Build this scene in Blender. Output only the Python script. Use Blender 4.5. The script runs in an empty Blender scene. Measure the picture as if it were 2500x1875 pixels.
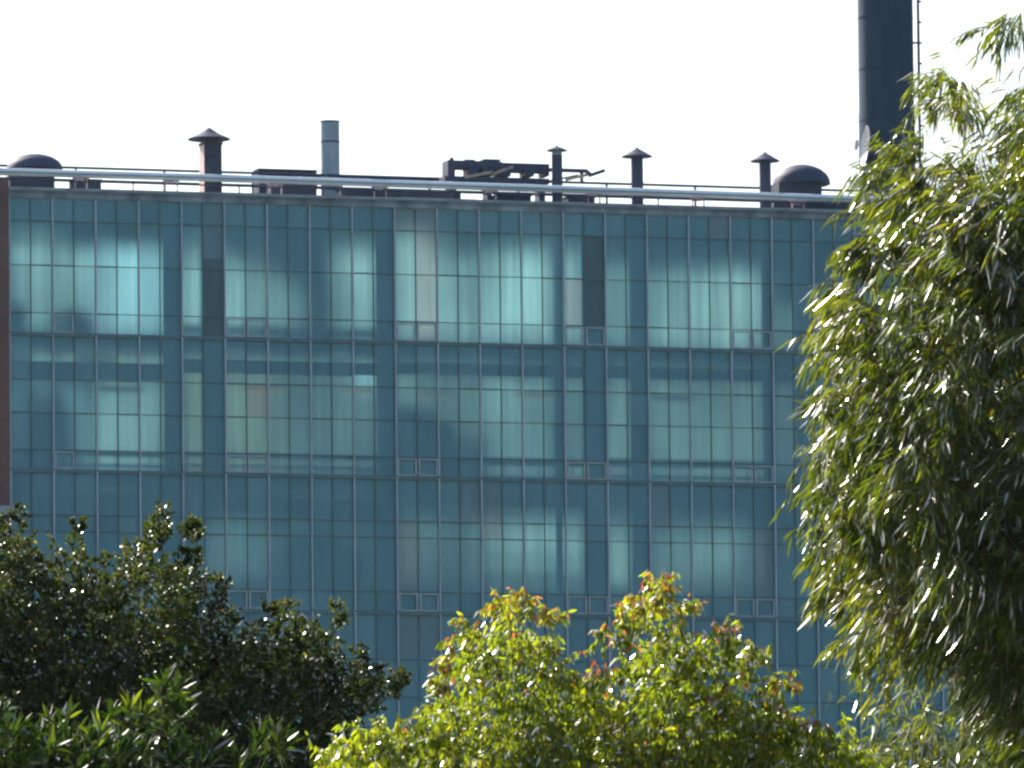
import bpy, math, random
import numpy as np
from mathutils import Vector, Matrix
R = math.radians
sc = bpy.context.scene
col = sc.collection
# ------------------------------------------------------------------ camera
F_PX = 26506.186            # focal length in pixels of a 2500 x 1875 frame
PITCH, ROLL, YAW = R(6.12), R(-0.576), R(17.10)
CAM = np.array([0.0, 0.0, 1.6])
_c, _s = math.cos(PITCH), math.sin(PITCH)
FW = np.array([0, _c, _s]); _R = np.array([1.0, 0, 0]); _U = np.array([0, -_s, _c])
RT = _R * math.cos(ROLL) + _U * math.sin(ROLL)
UP = _U * math.cos(ROLL) - _R * math.sin(ROLL)
cam = bpy.data.cameras.new('camera'); co = bpy.data.objects.new('camera', cam); col.objects.link(co)
cam.sensor_width = 36.0; cam.lens = 36.0 * F_PX / 2500.0
cam.clip_start = 1.0; cam.clip_end = 9000.0
co.matrix_world = Matrix(((RT[0], UP[0], -FW[0], CAM[0]), (RT[1], UP[1], -FW[1], CAM[1]), (RT[2], UP[2], -FW[2], CAM[2]), (0, 0, 0, 1)))
sc.camera = co
# ------------------------------------------------------------------ light
SUN_AZ, SUN_EL = 38.0, 36.0     # degrees left of +Y, above the horizon
SD = Vector((-math.sin(R(SUN_AZ)) * math.cos(R(SUN_EL)), math.cos(R(SUN_AZ)) * math.cos(R(SUN_EL)), math.sin(R(SUN_EL))))
w = bpy.data.worlds.new('World'); sc.world = w; w.use_nodes = True
nt = w.node_tree; bg = nt.nodes['Background']
sky = nt.nodes.new('ShaderNodeTexSky'); sky.sky_type = 'NISHITA'; sky.sun_disc = False
sky.sun_elevation = R(SUN_EL); sky.sun_rotation = R(-SUN_AZ)
sky.air_density = 1.0; sky.dust_density = 2.0; sky.ozone_density = 1.0
nt.links.new(sky.outputs[0], bg.inputs[0]); bg.inputs[1].default_value = 0.12
sl = bpy.data.lights.new('sun', 'SUN'); so = bpy.data.objects.new('sun', sl); col.objects.link(so)
sl.energy = 4.5; sl.angle = R(0.53); sl.color = (1.0, 0.95, 0.86)
so.rotation_euler = SD.to_track_quat('Z', 'Y').to_euler(); so.location = (-40, 60, 90)
sc.view_settings.view_transform = 'Standard'; sc.view_settings.look = 'None'
sc.view_settings.exposure = 0.80; sc.view_settings.gamma = 1.0; sc.view_settings.use_curve_mapping = False
sc.render.engine = 'CYCLES'
cy = sc.cycles
cy.use_denoising = True; cy.max_bounces = 8; cy.diffuse_bounces = 4; cy.glossy_bounces = 3; cy.transmission_bounces = 6; cy.transparent_max_bounces = 6
cy.caustics_reflective = False; cy.caustics_refractive = True
cy.pixel_filter_type = 'BLACKMAN_HARRIS'; cy.filter_width = 2.5
rng = np.random.default_rng(7)

# ------------------------------------------------------------------ frames of reference
O = np.array([-21.96, 471.9, 60.64])                # left end of the glazing, underside of the fascia
FU = np.array([math.cos(YAW), math.sin(YAW), 0.0])  # along the facade
FN = np.array([-math.sin(YAW), math.cos(YAW), 0.0]) # into the building
ZV = np.array([0, 0, 1.0])
BW = 1.954; PW = BW / 2; ST = 6.0; ZF = O[2]; NB = 24; LEN = NB * BW; DEPTH = 8.0

def fp(u, wd, z):
    p = O + FU * u + FN * wd
    return np.array([p[0], p[1], z])

def ray(px, py):
    d = FW * F_PX + RT * (px - 1250.0) - UP * (py - 937.5)
    return d / np.linalg.norm(d)

def uz(px, py, wd=0.0):
    """where the sight line through a photo pixel meets the plane wd metres behind the facade"""
    d = ray(px, py); t = (wd - (CAM - O) @ FN) / (d @ FN); P = CAM + d * t
    return (P - O) @ FU, P[2]

IOR = 1.2
def uz_in(px, py, wd):
    """the same through the bending glass"""
    u, z = uz(px, py, 0.0); d = ray(px, py)
    du, dz = d @ FU / IOR, d[2] / IOR
    dn = math.sqrt(1 - du * du - dz * dz)
    return u + wd * du / dn, z + wd * dz / dn

def at(px, py, dist):
    d = ray(px, py); return CAM + d * (dist / d[1])

# ------------------------------------------------------------------ scene helpers
def tag(o, label=None, cat=None, group=None, kind=None):
    if label: o['label'] = label
    if cat: o['category'] = cat
    if group: o['group'] = group
    if kind: o['kind'] = kind
    return o

def thing(name, loc, label, cat, group=None):
    o = bpy.data.objects.new(name, None); col.objects.link(o); o.location = Vector(loc)
    o.empty_display_size = 0.3
    return tag(o, label, cat, group)

def root_loc(o):
    v = np.zeros(3)
    while o is not None:
        v = v + np.array(o.location); o = o.parent
    return v

class MB:
    def __init__(s): s.v = []; s.f = []; s.m = []
    def quad(s, pts, mi=0):
        n = len(s.v); s.v += [tuple(p) for p in pts]; s.f.append(tuple(range(n, n + len(pts)))); s.m.append(mi)
    def hexa(s, p, mi=0):
        n = len(s.v); s.v += [tuple(q) for q in p]
        for f in ((3, 2, 1, 0), (4, 5, 6, 7), (0, 1, 5, 4), (1, 2, 6, 5), (2, 3, 7, 6), (3, 0, 4, 7)):
            s.f.append(tuple(n + i for i in f)); s.m.append(mi)
    def box(s, u0, u1, w0, w1, z0, z1, mi=0):
        s.hexa([fp(u0, w0, z0), fp(u1, w0, z0), fp(u1, w1, z0), fp(u0, w1, z0), fp(u0, w0, z1), fp(u1, w0, z1), fp(u1, w1, z1), fp(u0, w1, z1)], mi)
    def beam(s, a, b, wd, ht, mi=0):
        """a rectangular bar between two points: wd deep (along FN-ish), ht tall"""
        a = np.array(a, float); b = np.array(b, float); t = b - a; t /= np.linalg.norm(t)
        n = FN - t * (FN @ t); n /= np.linalg.norm(n); k = np.cross(t, n)
        n = n * wd / 2; k = k * ht / 2
        s.hexa([a - n - k, a + n - k, a + n + k, a - n + k, b - n - k, b + n - k, b + n + k, b - n + k], mi)
    def tube(s, pts, rad, n=10, cap=True, mi=0):
        pts = [np.array(p, float) for p in pts]
        if np.isscalar(rad): rad = [rad] * len(pts)
        base = len(s.v)
        for i, p in enumerate(pts):
            t = pts[min(i + 1, len(pts) - 1)] - pts[max(i - 1, 0)]; t /= np.linalg.norm(t) + 1e-12
            h = np.array([0, 0, 1.0]) if abs(t[2]) < .9 else np.array([1.0, 0, 0])
            a = np.cross(t, h); a /= np.linalg.norm(a); b = np.cross(t, a)
            for k in range(n):
                an = 2 * math.pi * k / n
                s.v.append(tuple(p + rad[i] * (a * math.cos(an) + b * math.sin(an))))
        for i in range(len(pts) - 1):
            for k in range(n):
                q = base + i * n
                s.f.append((q + k, q + (k + 1) % n, q + n + (k + 1) % n, q + n + k)); s.m.append(mi)
        if cap:
            s.f.append(tuple(base + k for k in range(n))[::-1]); s.m.append(mi)
            e = base + (len(pts) - 1) * n
            s.f.append(tuple(e + k for k in range(n))); s.m.append(mi)
    def lathe(s, c, prof, n=28, axis=ZV, mi=0, cap=True):
        """c: a point on the axis; prof: (height along the axis, radius)"""
        axis = np.array(axis, float); axis /= np.linalg.norm(axis)
        s.tube_axis([np.array(c) + axis * h for h, r in prof], [r for h, r in prof], axis, n, cap, mi)
    def tube_axis(s, pts, rad, axis, n, cap, mi):
        h = np.array([0, 0, 1.0]) if abs(axis[2]) < .9 else np.array([1.0, 0, 0])
        a = np.cross(axis, h); a /= np.linalg.norm(a); b = np.cross(axis, a); base = len(s.v)
        for p, r in zip(pts, rad):
            for k in range(n):
                an = 2 * math.pi * k / n; s.v.append(tuple(p + r * (a * math.cos(an) + b * math.sin(an))))
        for i in range(len(pts) - 1):
            q = base + i * n
            for k in range(n):
                s.f.append((q + k, q + (k + 1) % n, q + n + (k + 1) % n, q + n + k)); s.m.append(mi)
        if cap:
            s.f.append(tuple(base + k for k in range(n))[::-1]); s.m.append(mi)
            e = base + (len(pts) - 1) * n
            s.f.append(tuple(e + k for k in range(n))); s.m.append(mi)
    def build(s, name, mats, parent=None, smooth=False):
        me = bpy.data.meshes.new(name)
        off = root_loc(parent) if parent is not None else (np.array(s.v).mean(0) if len(s.v) else np.zeros(3))
        if parent is None: off = np.array([off[0], off[1], min(v[2] for v in s.v)])
        me.from_pydata([tuple(np.array(v) - off) for v in s.v], [], s.f)
        if not isinstance(mats, (list, tuple)): mats = [mats]
        for m in mats: me.materials.append(m)
        me.polygons.foreach_set('material_index', s.m)
        if smooth:
            me.polygons.foreach_set('use_smooth', [len(f) < 5 for f in s.f])
            me.update(); me.set_sharp_from_angle(angle=R(38))
        o = bpy.data.objects.new(name, me); col.objects.link(o)
        if parent is not None: o.parent = parent
        else: o.location = Vector(off)
        return o

# ------------------------------------------------------------------ materials
def nodes(name):
    m = bpy.data.materials.new(name); m.use_nodes = True; t = m.node_tree; t.nodes.clear()
    out = t.nodes.new('ShaderNodeOutputMaterial'); return m, t, out

def mix_col(t, fac, a, b):
    n = t.nodes.new('ShaderNodeMix'); n.data_type = 'RGBA'
    if hasattr(fac, 'is_linked'): t.links.new(fac, n.inputs[0])
    else: n.inputs[0].default_value = fac
    for k, x in ((6, a), (7, b)):
        if hasattr(x, 'is_linked'): t.links.new(x, n.inputs[k])
        else: n.inputs[k].default_value = (*x, 1)
    return n.outputs[2]

def noise(t, scale, detail=3.0, stretch=(1, 1, 1), lo=0.35, hi=0.65, rough=0.55):
    g = t.nodes.new('ShaderNodeTexCoord'); mp = t.nodes.new('ShaderNodeMapping'); mp.inputs['Scale'].default_value = stretch
    t.links.new(g.outputs['Object'], mp.inputs[0])
    n = t.nodes.new('ShaderNodeTexNoise'); n.inputs['Scale'].default_value = scale; n.inputs['Detail'].default_value = detail; n.inputs['Roughness'].default_value = rough
    t.links.new(mp.outputs[0], n.inputs[0])
    r = t.nodes.new('ShaderNodeMapRange'); r.inputs[1].default_value = lo; r.inputs[2].default_value = hi
    t.links.new(n.outputs[0], r.inputs[0]); return r.outputs[0]

def paint(name, c1, c2, rough=0.55, scale=2.0, stretch=(1, 1, 1), metal=0.0, lo=.35, hi=.65, bump=0.0):
    m, t, out = nodes(name)
    p = t.nodes.new('ShaderNodeBsdfPrincipled'); p.inputs['Roughness'].default_value = rough; p.inputs['Metallic'].default_value = metal
    nz = noise(t, scale, 4, stretch, lo, hi)
    t.links.new(mix_col(t, nz, c1, c2), p.inputs['Base Color'])
    if bump:
        b = t.nodes.new('ShaderNodeBump'); b.inputs['Strength'].default_value = bump; b.inputs['Distance'].default_value = .05
        t.links.new(nz, b.inputs['Height']); t.links.new(b.outputs[0], p.inputs['Normal'])
    t.links.new(p.outputs[0], out.inputs[0]); return m

def glass(name, tint, dust, dust_amt, rough=0.60):
    """dusty wired glass: bent light through it, a film of dust on it, the sky's mirror image over both"""
    m, t, out = nodes(name)
    rf = t.nodes.new('ShaderNodeBsdfRefraction'); rf.inputs['IOR'].default_value = IOR; rf.inputs['Roughness'].default_value = rough
    df = t.nodes.new('ShaderNodeBsdfDiffuse')
    streak = noise(t, 0.9, 6, (3.6, 3.6, .14), .3, .7, .62)
    blot = noise(t, 0.22, 3, (1, 1, .7), .3, .7)
    t.links.new(mix_col(t, streak, tint, tuple(x * .8 for x in tint)), rf.inputs['Color'])
    t.links.new(mix_col(t, blot, dust, tuple(x * .8 for x in dust)), df.inputs['Color'])
    a = t.nodes.new('ShaderNodeMath'); a.operation = 'MULTIPLY_ADD'; a.inputs[1].default_value = .16; a.inputs[2].default_value = dust_amt - .07
    t.links.new(streak, a.inputs[0])
    mx = t.nodes.new('ShaderNodeMixShader'); t.links.new(a.outputs[0], mx.inputs[0]); t.links.new(rf.outputs[0], mx.inputs[1]); t.links.new(df.outputs[0], mx.inputs[2])
    gl = t.nodes.new('ShaderNodeBsdfGlossy'); gl.inputs['Roughness'].default_value = .22; gl.inputs['Color'].default_value = (.62, .86, 1.0, 1)
    fr = t.nodes.new('ShaderNodeFresnel'); fr.inputs['IOR'].default_value = 1.45
    m2 = t.nodes.new('ShaderNodeMixShader'); t.links.new(fr.outputs[0], m2.inputs[0]); t.links.new(mx.outputs[0], m2.inputs[1]); t.links.new(gl.outputs[0], m2.inputs[2])
    t.links.new(m2.outputs[0], out.inputs[0]); return m

def rear_glass(name, c):
    """translucent fibreglass sheet of the far wall, streaked with dirt"""
    m, t, out = nodes(name)
    tr = t.nodes.new('ShaderNodeBsdfTranslucent')
    st = noise(t, .9, 4, (1.5, 1.5, .2), .25, .75)
    bl = noise(t, 0.30, 4, (1, 1, .8), .34, .60)
    k = mix_col(t, st, c, tuple(x * .72 for x in c))
    t.links.new(mix_col(t, bl, tuple(x * .38 for x in c), k), tr.inputs['Color'])
    t.links.new(tr.outputs[0], out.inputs[0]); return m

def leaf_mat(name, stops, trans, gloss, rough, tcol=(1.25, 1.2, .5)):
    """stops: leaf colours along the per-leaf tone; trans: share of light let through; gloss: share mirrored"""
    m, t, out = nodes(name)
    at_ = t.nodes.new('ShaderNodeAttribute'); at_.attribute_name = 'tone'
    rp = t.nodes.new('ShaderNodeValToRGB'); e = rp.color_ramp.elements
    while len(e) < len(stops): e.new(0.5)
    for el, (p, c) in zip(e, stops): el.position = p; el.color = (*c, 1)
    t.links.new(at_.outputs['Fac'], rp.inputs[0])
    df = t.nodes.new('ShaderNodeBsdfDiffuse'); t.links.new(rp.outputs[0], df.inputs['Color'])
    tr = t.nodes.new('ShaderNodeBsdfTranslucent')
    mu = t.nodes.new('ShaderNodeMix'); mu.data_type = 'RGBA'; mu.blend_type = 'MULTIPLY'; mu.inputs[0].default_value = 1; mu.clamp_result = False
    t.links.new(rp.outputs[0], mu.inputs[6]); mu.inputs[7].default_value = (*[x * 2.2 for x in tcol], 1)
    t.links.new(mu.outputs[2], tr.inputs['Color'])
    mx = t.nodes.new('ShaderNodeMixShader'); mx.inputs[0].default_value = trans; t.links.new(df.outputs[0], mx.inputs[1]); t.links.new(tr.outputs[0], mx.inputs[2])
    gl = t.nodes.new('ShaderNodeBsdfGlossy'); gl.inputs['Roughness'].default_value = rough; gl.inputs['Color'].default_value = (1, 1, .97, 1)
    fr = t.nodes.new('ShaderNodeFresnel'); fr.inputs['IOR'].default_value = 1.42
    ml = t.nodes.new('ShaderNodeMath'); ml.operation = 'MULTIPLY'; ml.inputs[1].default_value = gloss; ml.use_clamp = True; t.links.new(fr.outputs[0], ml.inputs[0])
    m2 = t.nodes.new('ShaderNodeMixShader'); t.links.new(ml.outputs[0], m2.inputs[0]); t.links.new(mx.outputs[0], m2.inputs[1]); t.links.new(gl.outputs[0], m2.inputs[2])
    t.links.new(m2.outputs[0], out.inputs[0]); return m

M = {}
M['fascia'] = paint('weathered_fascia', (.29, .33, .40), (.09, .10, .13), .6, 0.9, (1, 1, .4), bump=.2)
M['coping'] = paint('fascia_coping', (.32, .36, .42), (.17, .19, .23), .5, 1.0)
M['mullion'] = paint('aluminium_mullion', (.36, .42, .50), (.26, .31, .38), .4, 3.0, (1, 1, .2), .3)
M['minor'] = paint('steel_glazing_bar', (.085, .165, .20), (.065, .13, .16), .5, 3.0)
M['sash'] = paint('pale_sash_paint', (.42, .47, .53), (.3, .34, .4), .45, 3.0)
M['concrete'] = paint('dim_concrete', (.16, .19, .21), (.11, .135, .15), .8, .8)
M['interior'] = paint('interior_wall', (.10, .12, .13), (.06, .075, .085), .85, .6)
M['steel_in'] = paint('interior_steel', (.055, .075, .095), (.035, .05, .065), .7, 1.0)
M['brown'] = paint('opaque_panel', (.075, .145, .17), (.055, .11, .135), .6, .8, (1, 1, .5))
M['dark'] = paint('dark_roof_metal', (.022, .028, .075), (.032, .038, .085), .65, 3.0, (1, 1, .4))
M['rust'] = paint('dark_brown_metal', (.026, .028, .060), (.038, .036, .064), .75, 2.0)
M['navy'] = paint('navy_stack_paint', (.009, .022, .062), (.022, .040, .080), .9, 1.1, (1, 1, .12))
M['pipe'] = paint('white_pipe_lagging', (.93, .95, .97), (.82, .87, .92), .55, 2.0)
M['flue'] = paint('galvanised_flue', (.30, .37, .42), (.23, .30, .35), .6, 3.0, (1, 1, .3))
M['pink'] = paint('bracket_sunlit_pink', (.66, .48, .45), (.5, .36, .35), .6, 3.0)  # pink of the pipe supports and duct side, paled so sunlight sits in the colour
M['tan'] = paint('weathered_timber', (.45, .36, .26), (.3, .24, .18), .7, 3.0)
M['white'] = paint('white_dish_paint', (.8, .8, .82), (.7, .7, .74), .4, 3.0)
M['roof'] = paint('roof_membrane', (.14, .14, .15), (.1, .1, .11), .85, 1.0)
M['bark'] = paint('bark', (.16, .12, .085), (.09, .07, .05), .85, 6.0, (1, 1, .3), bump=.4)
M['bark_pale'] = paint('pale_bark', (.30, .24, .18), (.18, .14, .10), .8, 6.0, (1, 1, .3), bump=.3)
M['twig'] = paint('twig_bark', (.17, .12, .075), (.1, .07, .045), .7, 8.0)
M['ground'] = paint('ground_grass', (.06, .075, .03), (.11, .10, .06), .9, .35)
M['glass'] = glass('dusty_teal_glass', (.40, .76, .80), (.155, .385, .485), .55, .70)
M['glass_dusty'] = glass('dustier_teal_glass', (.40, .74, .76), (.175, .385, .475), .63, .76)
M['glass_clear'] = glass('clear_teal_glass', (.40, .76, .78), (.15, .375, .475), .52, .50)
M['glass_clean'] = glass('cleaner_teal_glass', (.38, .76, .80), (.145, .37, .48), .49, .62)
M['glass_grey'] = glass('greyed_replacement_glass', (.48, .66, .68), (.22, .35, .42), .58, .70)
M['tank'] = paint('plant_casing', (.05, .08, .11), (.03, .055, .085), .6, 1.0)
M['strip_off'] = paint('light_fitting', (.08, .09, .10), (.06, .07, .08), .5, 3.0)
m, t, out = nodes('lit_tube'); e_ = t.nodes.new('ShaderNodeEmission'); e_.inputs[0].default_value = (1.0, .42, .12, 1); e_.inputs[1].default_value = .75
t.links.new(e_.outputs[0], out.inputs[0]); M['tube'] = m
# brick with courses
m, t, out = nodes('shaded_brick'); p = t.nodes.new('ShaderNodeBsdfPrincipled'); p.inputs['Roughness'].default_value = .85
g = t.nodes.new('ShaderNodeTexCoord'); mp = t.nodes.new('ShaderNodeMapping'); mp.inputs['Rotation'].default_value = (R(90), 0, -YAW)
t.links.new(g.outputs['Object'], mp.inputs[0]); bt = t.nodes.new('ShaderNodeTexBrick'); bt.inputs['Scale'].default_value = 4.2
bt.inputs['Color1'].default_value = (.21, .085, .070, 1); bt.inputs['Color2'].default_value = (.15, .062, .055, 1); bt.inputs['Mortar'].default_value = (.17, .15, .14, 1)
bt.inputs['Mortar Size'].default_value = .012
t.links.new(mp.outputs[0], bt.inputs[0]); t.links.new(mix_col(t, noise(t, .6, 4), bt.outputs[0], (.12, .06, .054)), p.inputs['Base Color']); t.links.new(p.outputs[0], out.inputs[0]); M['brick'] = m

# ------------------------------------------------------------------ the ground
mb = MB(); mb.quad([(-1400, -300, 0), (1400, -300, 0), (1400, 2400, 0), (-1400, 2400, 0)])
tag(mb.build('ground', M['ground']), 'grassy ground under the trees and the power house', kind='structure')

# ------------------------------------------------------------------ the power house
bld = thing('power_house', fp(LEN / 2, DEPTH / 2, 0), 'big industrial building with a dusty teal glass curtain wall and a brick end', 'building')
zb = lambda k: ZF - ST * k
# front glazing: one window per bay and storey
TRANS = [[1.0, 2.95, 5.05], [1.98, 3.45, 5.08], [1.93, 2.65, 5.05], [2.05, 3.7, 5.05]]
SASH = {2, 10, 11, 18, 19, 26, 27, 34, 35}
BROWN = {(9, 0): (1.05, 6.0), (27, 0): (1.4, 6.0)}
GREY = {(19, 0): (0, 1, 2, 3), (9, 0): (0, 1), (18, 0): (0,), (25, 0): (0,), (33, 0): (0,), (27, 0): (1,), (26, 0): (2,), (18, 2): (1, 2), (18, 3): (0,), (19, 3): (0,),
        (35, 2): (1, 2), (11, 1): (1,), (21, 2): (0,), (22, 2): (0, 1), (30, 2): (0,)}
rr = random.Random(3)
for k in range(4):
    for i in range(NB):
        g = MB(); fr = MB(); sashes = []
        zt, zl = zb(k), zb(k + 1)
        rows = [0] + TRANS[k] + [ST]
        for h in range(2):
            pn = 2 * i + h; u0, u1 = pn * PW, (pn + 1) * PW
            for r_ in range(4):
                a, b = zt - rows[r_], zt - rows[r_ + 1]
                mi = 0
                if r_ in GREY.get((pn, k), ()): mi = 1
                else: mi = rr.choices((0, 3, 4), (58, 24, 18))[0]
                if k == 1 and r_ == 0: mi = 5 if rr.random() < .8 else 3
                if (pn, k) == (9, 0) and r_ >= 2: mi = 2
                if (pn, k) == (9, 0) and r_ == 1:
                    mid = zt - 2.45
                    g.quad([fp(u0, .04, mid), fp(u1, .04, mid), fp(u1, .04, a), fp(u0, .04, a)], 1)
                    g.quad([fp(u0, .04, b), fp(u1, .04, b), fp(u1, .04, mid), fp(u0, .04, mid)], 2); continue
                if (pn, k) == (27, 0) and r_ in (1, 2): mi = 2
                tw = rr.uniform(-.009, .009)      # panes never sit quite flush
                g.quad([fp(u0, .04 + tw, b), fp(u1, .04 - tw, b), fp(u1, .04 - tw, a), fp(u0, .04 + tw, a)], mi)
            # transoms, butted between the bars
            ul, ur = (u0 + .055, u1 - .03) if h == 0 else (u0 + .03, u1 - .055)
            for q, r_ in enumerate(TRANS[k]):
                th = .016 if rr.random() < .65 else .03
                fr.box(ul, ur, -.02, .03, zt - r_ - th, zt - r_ + th, 1)
            if pn in SASH and k < 3:
                s_ = MB(); y0, y1 = zl + .09, zt - TRANS[k][2] - .06; x0, x1 = ul + .01, ur - .01
                for (a0, a1, b0, b1) in ((x0, x0 + .07, y0, y1), (x1 - .07, x1, y0, y1), (x0 + .07, x1 - .07, y0, y0 + .06), (x0 + .07, x1 - .07, y1 - .06, y1)):
                    s_.box(a0, a1, -.085 if pn % 2 else -.06, -.022, b0, b1)
                sashes.append(s_)
        fr.box(i * BW - .036, i * BW + .036, -.12, .03, zl + .1, zt, 0)              # major mullion
        fr.box(i * BW + PW - .022, i * BW + PW + .022, -.035, .03, zl + .1, zt, 1)    # glazing bar
        fr.box(i * BW - .045, (i + 1) * BW - .045, -.05, .03, zl - .085, zl + .085, 1)   # cill rail
        wo = g.build('window', [M['glass'], M['glass_grey'], M['brown'], M['glass_dusty'], M['glass_clean'], M['glass_clear']], bld)
        fr.build('window_frame', [M['mullion'], M['minor']], wo)
        for s_ in sashes: s_.build('sash', M['sash'], wo)
# fascia, coping and brick end
zc = uz(640, 474)[1]
mb = MB(); mb.box(-.044, LEN, -.10, .35, ZF + .006, ZF + .24); mb.box(-.044, LEN, -.16, .35, ZF + .244, zc - .13)
mb.build('fascia', M['fascia'], bld)
mb = MB()
u = -.05
while u < LEN:
    n_ = min(u + rr.uniform(2.2, 3.6), LEN + .1); d_ = rr.uniform(-.012, .012)
    mb.box(u + .008, n_ - .008, -.24, .45, zc - .126 + d_, zc + d_); u = n_
mb.build('coping', M['coping'], bld)
zk = uz(5, 432, -.2)[1]; zl_ = uz(10, 1242, -.3)[1]
mb = MB(); mb.box(-9, -.048, -.2, DEPTH + .4, 0, zk); mb.build('brick_wall', M['brick'], bld)
mb = MB(); mb.box(-9.3, .05, -1.6, -.205, zl_ - .3, zl_); mb.build('ledge', M['coping'], bld)
mb = MB(); mb.box(-.044, LEN + .3, .46, DEPTH + .6, ZF + .05, zc - .3); mb.build('roof', M['roof'], bld)
mb = MB(); mb.box(LEN + .01, LEN + .3, -.15, DEPTH + .4, 0, ZF); mb.build('end_wall', M['brick'], bld)
zlow = zb(4)
mb = MB(); mb.box(-.044, LEN, .0, DEPTH + .4, 0, zlow - .11); mb.build('lower_wall', M['concrete'], bld)
mb = MB(); mb.box(.0, LEN, 1.2, DEPTH - .1, zlow, zb(3) - .3); mb.build('backing_wall', M['concrete'], bld)
# floors, columns and beams behind the glass
for k in (1, 2, 3):
    mb = MB(); mb.box(-.044, LEN, .16, 1.3 if k < 3 else DEPTH - .02, zb(k) - (.42 if k < 3 else .29), zb(k) - .05); mb.build('floor_slab', M['concrete'], bld)
def pcolumn(x0, x1, wd, ztop, zbot, mat='concrete', dp=.5):
    a = uz_in(x0, 700, wd)[0]; b = uz_in(x1, 700, wd)[0]
    mb = MB()
    for k in range(3):
        z1 = min(zb(k) - (.43 if k else -.04), ztop); z0 = max(zb(k + 1) - .04, zbot)
        if z1 > z0: mb.box(a, b, wd, wd + dp, z0, z1)
    mb.build('column', M[mat], bld)
for x0, x1 in ((403, 444), (923, 968), (1425, 1476), (1945, 1992), (2420, 2465)): pcolumn(x0, x1, .35, ZF, zb(3))
pcolumn(496, 549, .9, ZF, zb(2), 'steel_in'); pcolumn(1353, 1377, 1.3, ZF, zb(2)); pcolumn(1541, 1579, .6, ZF, zb(3), 'steel_in'); pcolumn(1864, 1889, .5, ZF, zb(3), 'steel_in')
def pbeam(x0, x1, y0, y1, wd, mat='steel_in', dp=.3):
    a, zt = uz_in(x0, y0, wd); b, zl = uz_in(x1, (y0 + y1) / 2, wd); zl = uz_in(x0, y1, wd)[1]
    mb = MB(); mb.box(a, b, wd, wd + dp, zl, zt); return mb.build('beam', M[mat], bld)
pbeam(22, 402, 880, 921, .3, 'concrete'); pbeam(446, 860, 876, 908, .25); pbeam(861, 921, 886, 914, .3, 'concrete')
pbeam(969, 1424, 884, 912, .3, 'concrete'); pbeam(1478, 1862, 894, 922, .3, 'concrete'); pbeam(1891, 2400, 902, 930, .3, 'concrete')
pbeam(556, 921, 1215, 1255, 1.5, 'concrete'); pbeam(20, 402, 1196, 1230, .4, 'concrete'); pbeam(969, 1424, 1200, 1235, .6, 'concrete'); pbeam(1478, 1862, 1203, 1240, .6, 'concrete')
pbeam(446, 921, 790, 806, 3.0); pbeam(20, 402, 585, 592, 5.0)
# rear wall: openings glazed with translucent sheet
DW = DEPTH
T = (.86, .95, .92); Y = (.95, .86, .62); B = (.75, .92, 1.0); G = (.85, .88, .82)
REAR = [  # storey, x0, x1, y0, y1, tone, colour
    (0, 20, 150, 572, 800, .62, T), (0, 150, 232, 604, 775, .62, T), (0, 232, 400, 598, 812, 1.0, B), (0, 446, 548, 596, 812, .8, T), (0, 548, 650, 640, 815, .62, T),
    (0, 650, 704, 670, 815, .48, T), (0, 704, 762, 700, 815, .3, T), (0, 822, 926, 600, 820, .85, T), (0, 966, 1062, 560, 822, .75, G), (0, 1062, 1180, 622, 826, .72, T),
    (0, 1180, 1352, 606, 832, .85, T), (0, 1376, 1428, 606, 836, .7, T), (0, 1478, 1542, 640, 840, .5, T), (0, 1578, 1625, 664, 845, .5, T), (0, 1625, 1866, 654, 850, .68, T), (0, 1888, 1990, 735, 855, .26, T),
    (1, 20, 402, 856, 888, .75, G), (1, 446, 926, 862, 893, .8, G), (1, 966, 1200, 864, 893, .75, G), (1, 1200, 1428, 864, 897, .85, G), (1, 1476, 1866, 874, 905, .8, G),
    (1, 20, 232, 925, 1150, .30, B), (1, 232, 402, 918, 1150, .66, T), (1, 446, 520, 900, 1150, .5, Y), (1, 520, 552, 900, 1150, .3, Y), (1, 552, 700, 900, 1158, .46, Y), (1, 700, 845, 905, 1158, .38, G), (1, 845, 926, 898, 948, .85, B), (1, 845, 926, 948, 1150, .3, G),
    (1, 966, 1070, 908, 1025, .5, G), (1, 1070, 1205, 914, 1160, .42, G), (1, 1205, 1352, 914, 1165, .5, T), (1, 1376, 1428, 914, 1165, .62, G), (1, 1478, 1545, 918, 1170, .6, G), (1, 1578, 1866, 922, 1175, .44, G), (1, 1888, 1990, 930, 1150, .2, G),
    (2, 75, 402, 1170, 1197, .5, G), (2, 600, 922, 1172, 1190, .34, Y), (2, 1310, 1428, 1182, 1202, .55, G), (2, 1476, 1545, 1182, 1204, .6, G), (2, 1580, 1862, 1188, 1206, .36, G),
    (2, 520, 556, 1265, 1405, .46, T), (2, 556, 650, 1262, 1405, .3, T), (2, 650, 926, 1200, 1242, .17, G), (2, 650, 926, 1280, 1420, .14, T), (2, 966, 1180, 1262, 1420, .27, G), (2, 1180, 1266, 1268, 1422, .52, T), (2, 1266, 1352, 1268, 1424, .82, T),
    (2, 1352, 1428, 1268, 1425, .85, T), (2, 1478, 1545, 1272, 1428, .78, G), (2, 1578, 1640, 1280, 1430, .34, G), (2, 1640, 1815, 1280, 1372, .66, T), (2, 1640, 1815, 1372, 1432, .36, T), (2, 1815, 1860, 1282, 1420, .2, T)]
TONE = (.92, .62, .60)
wall = MB()
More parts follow.
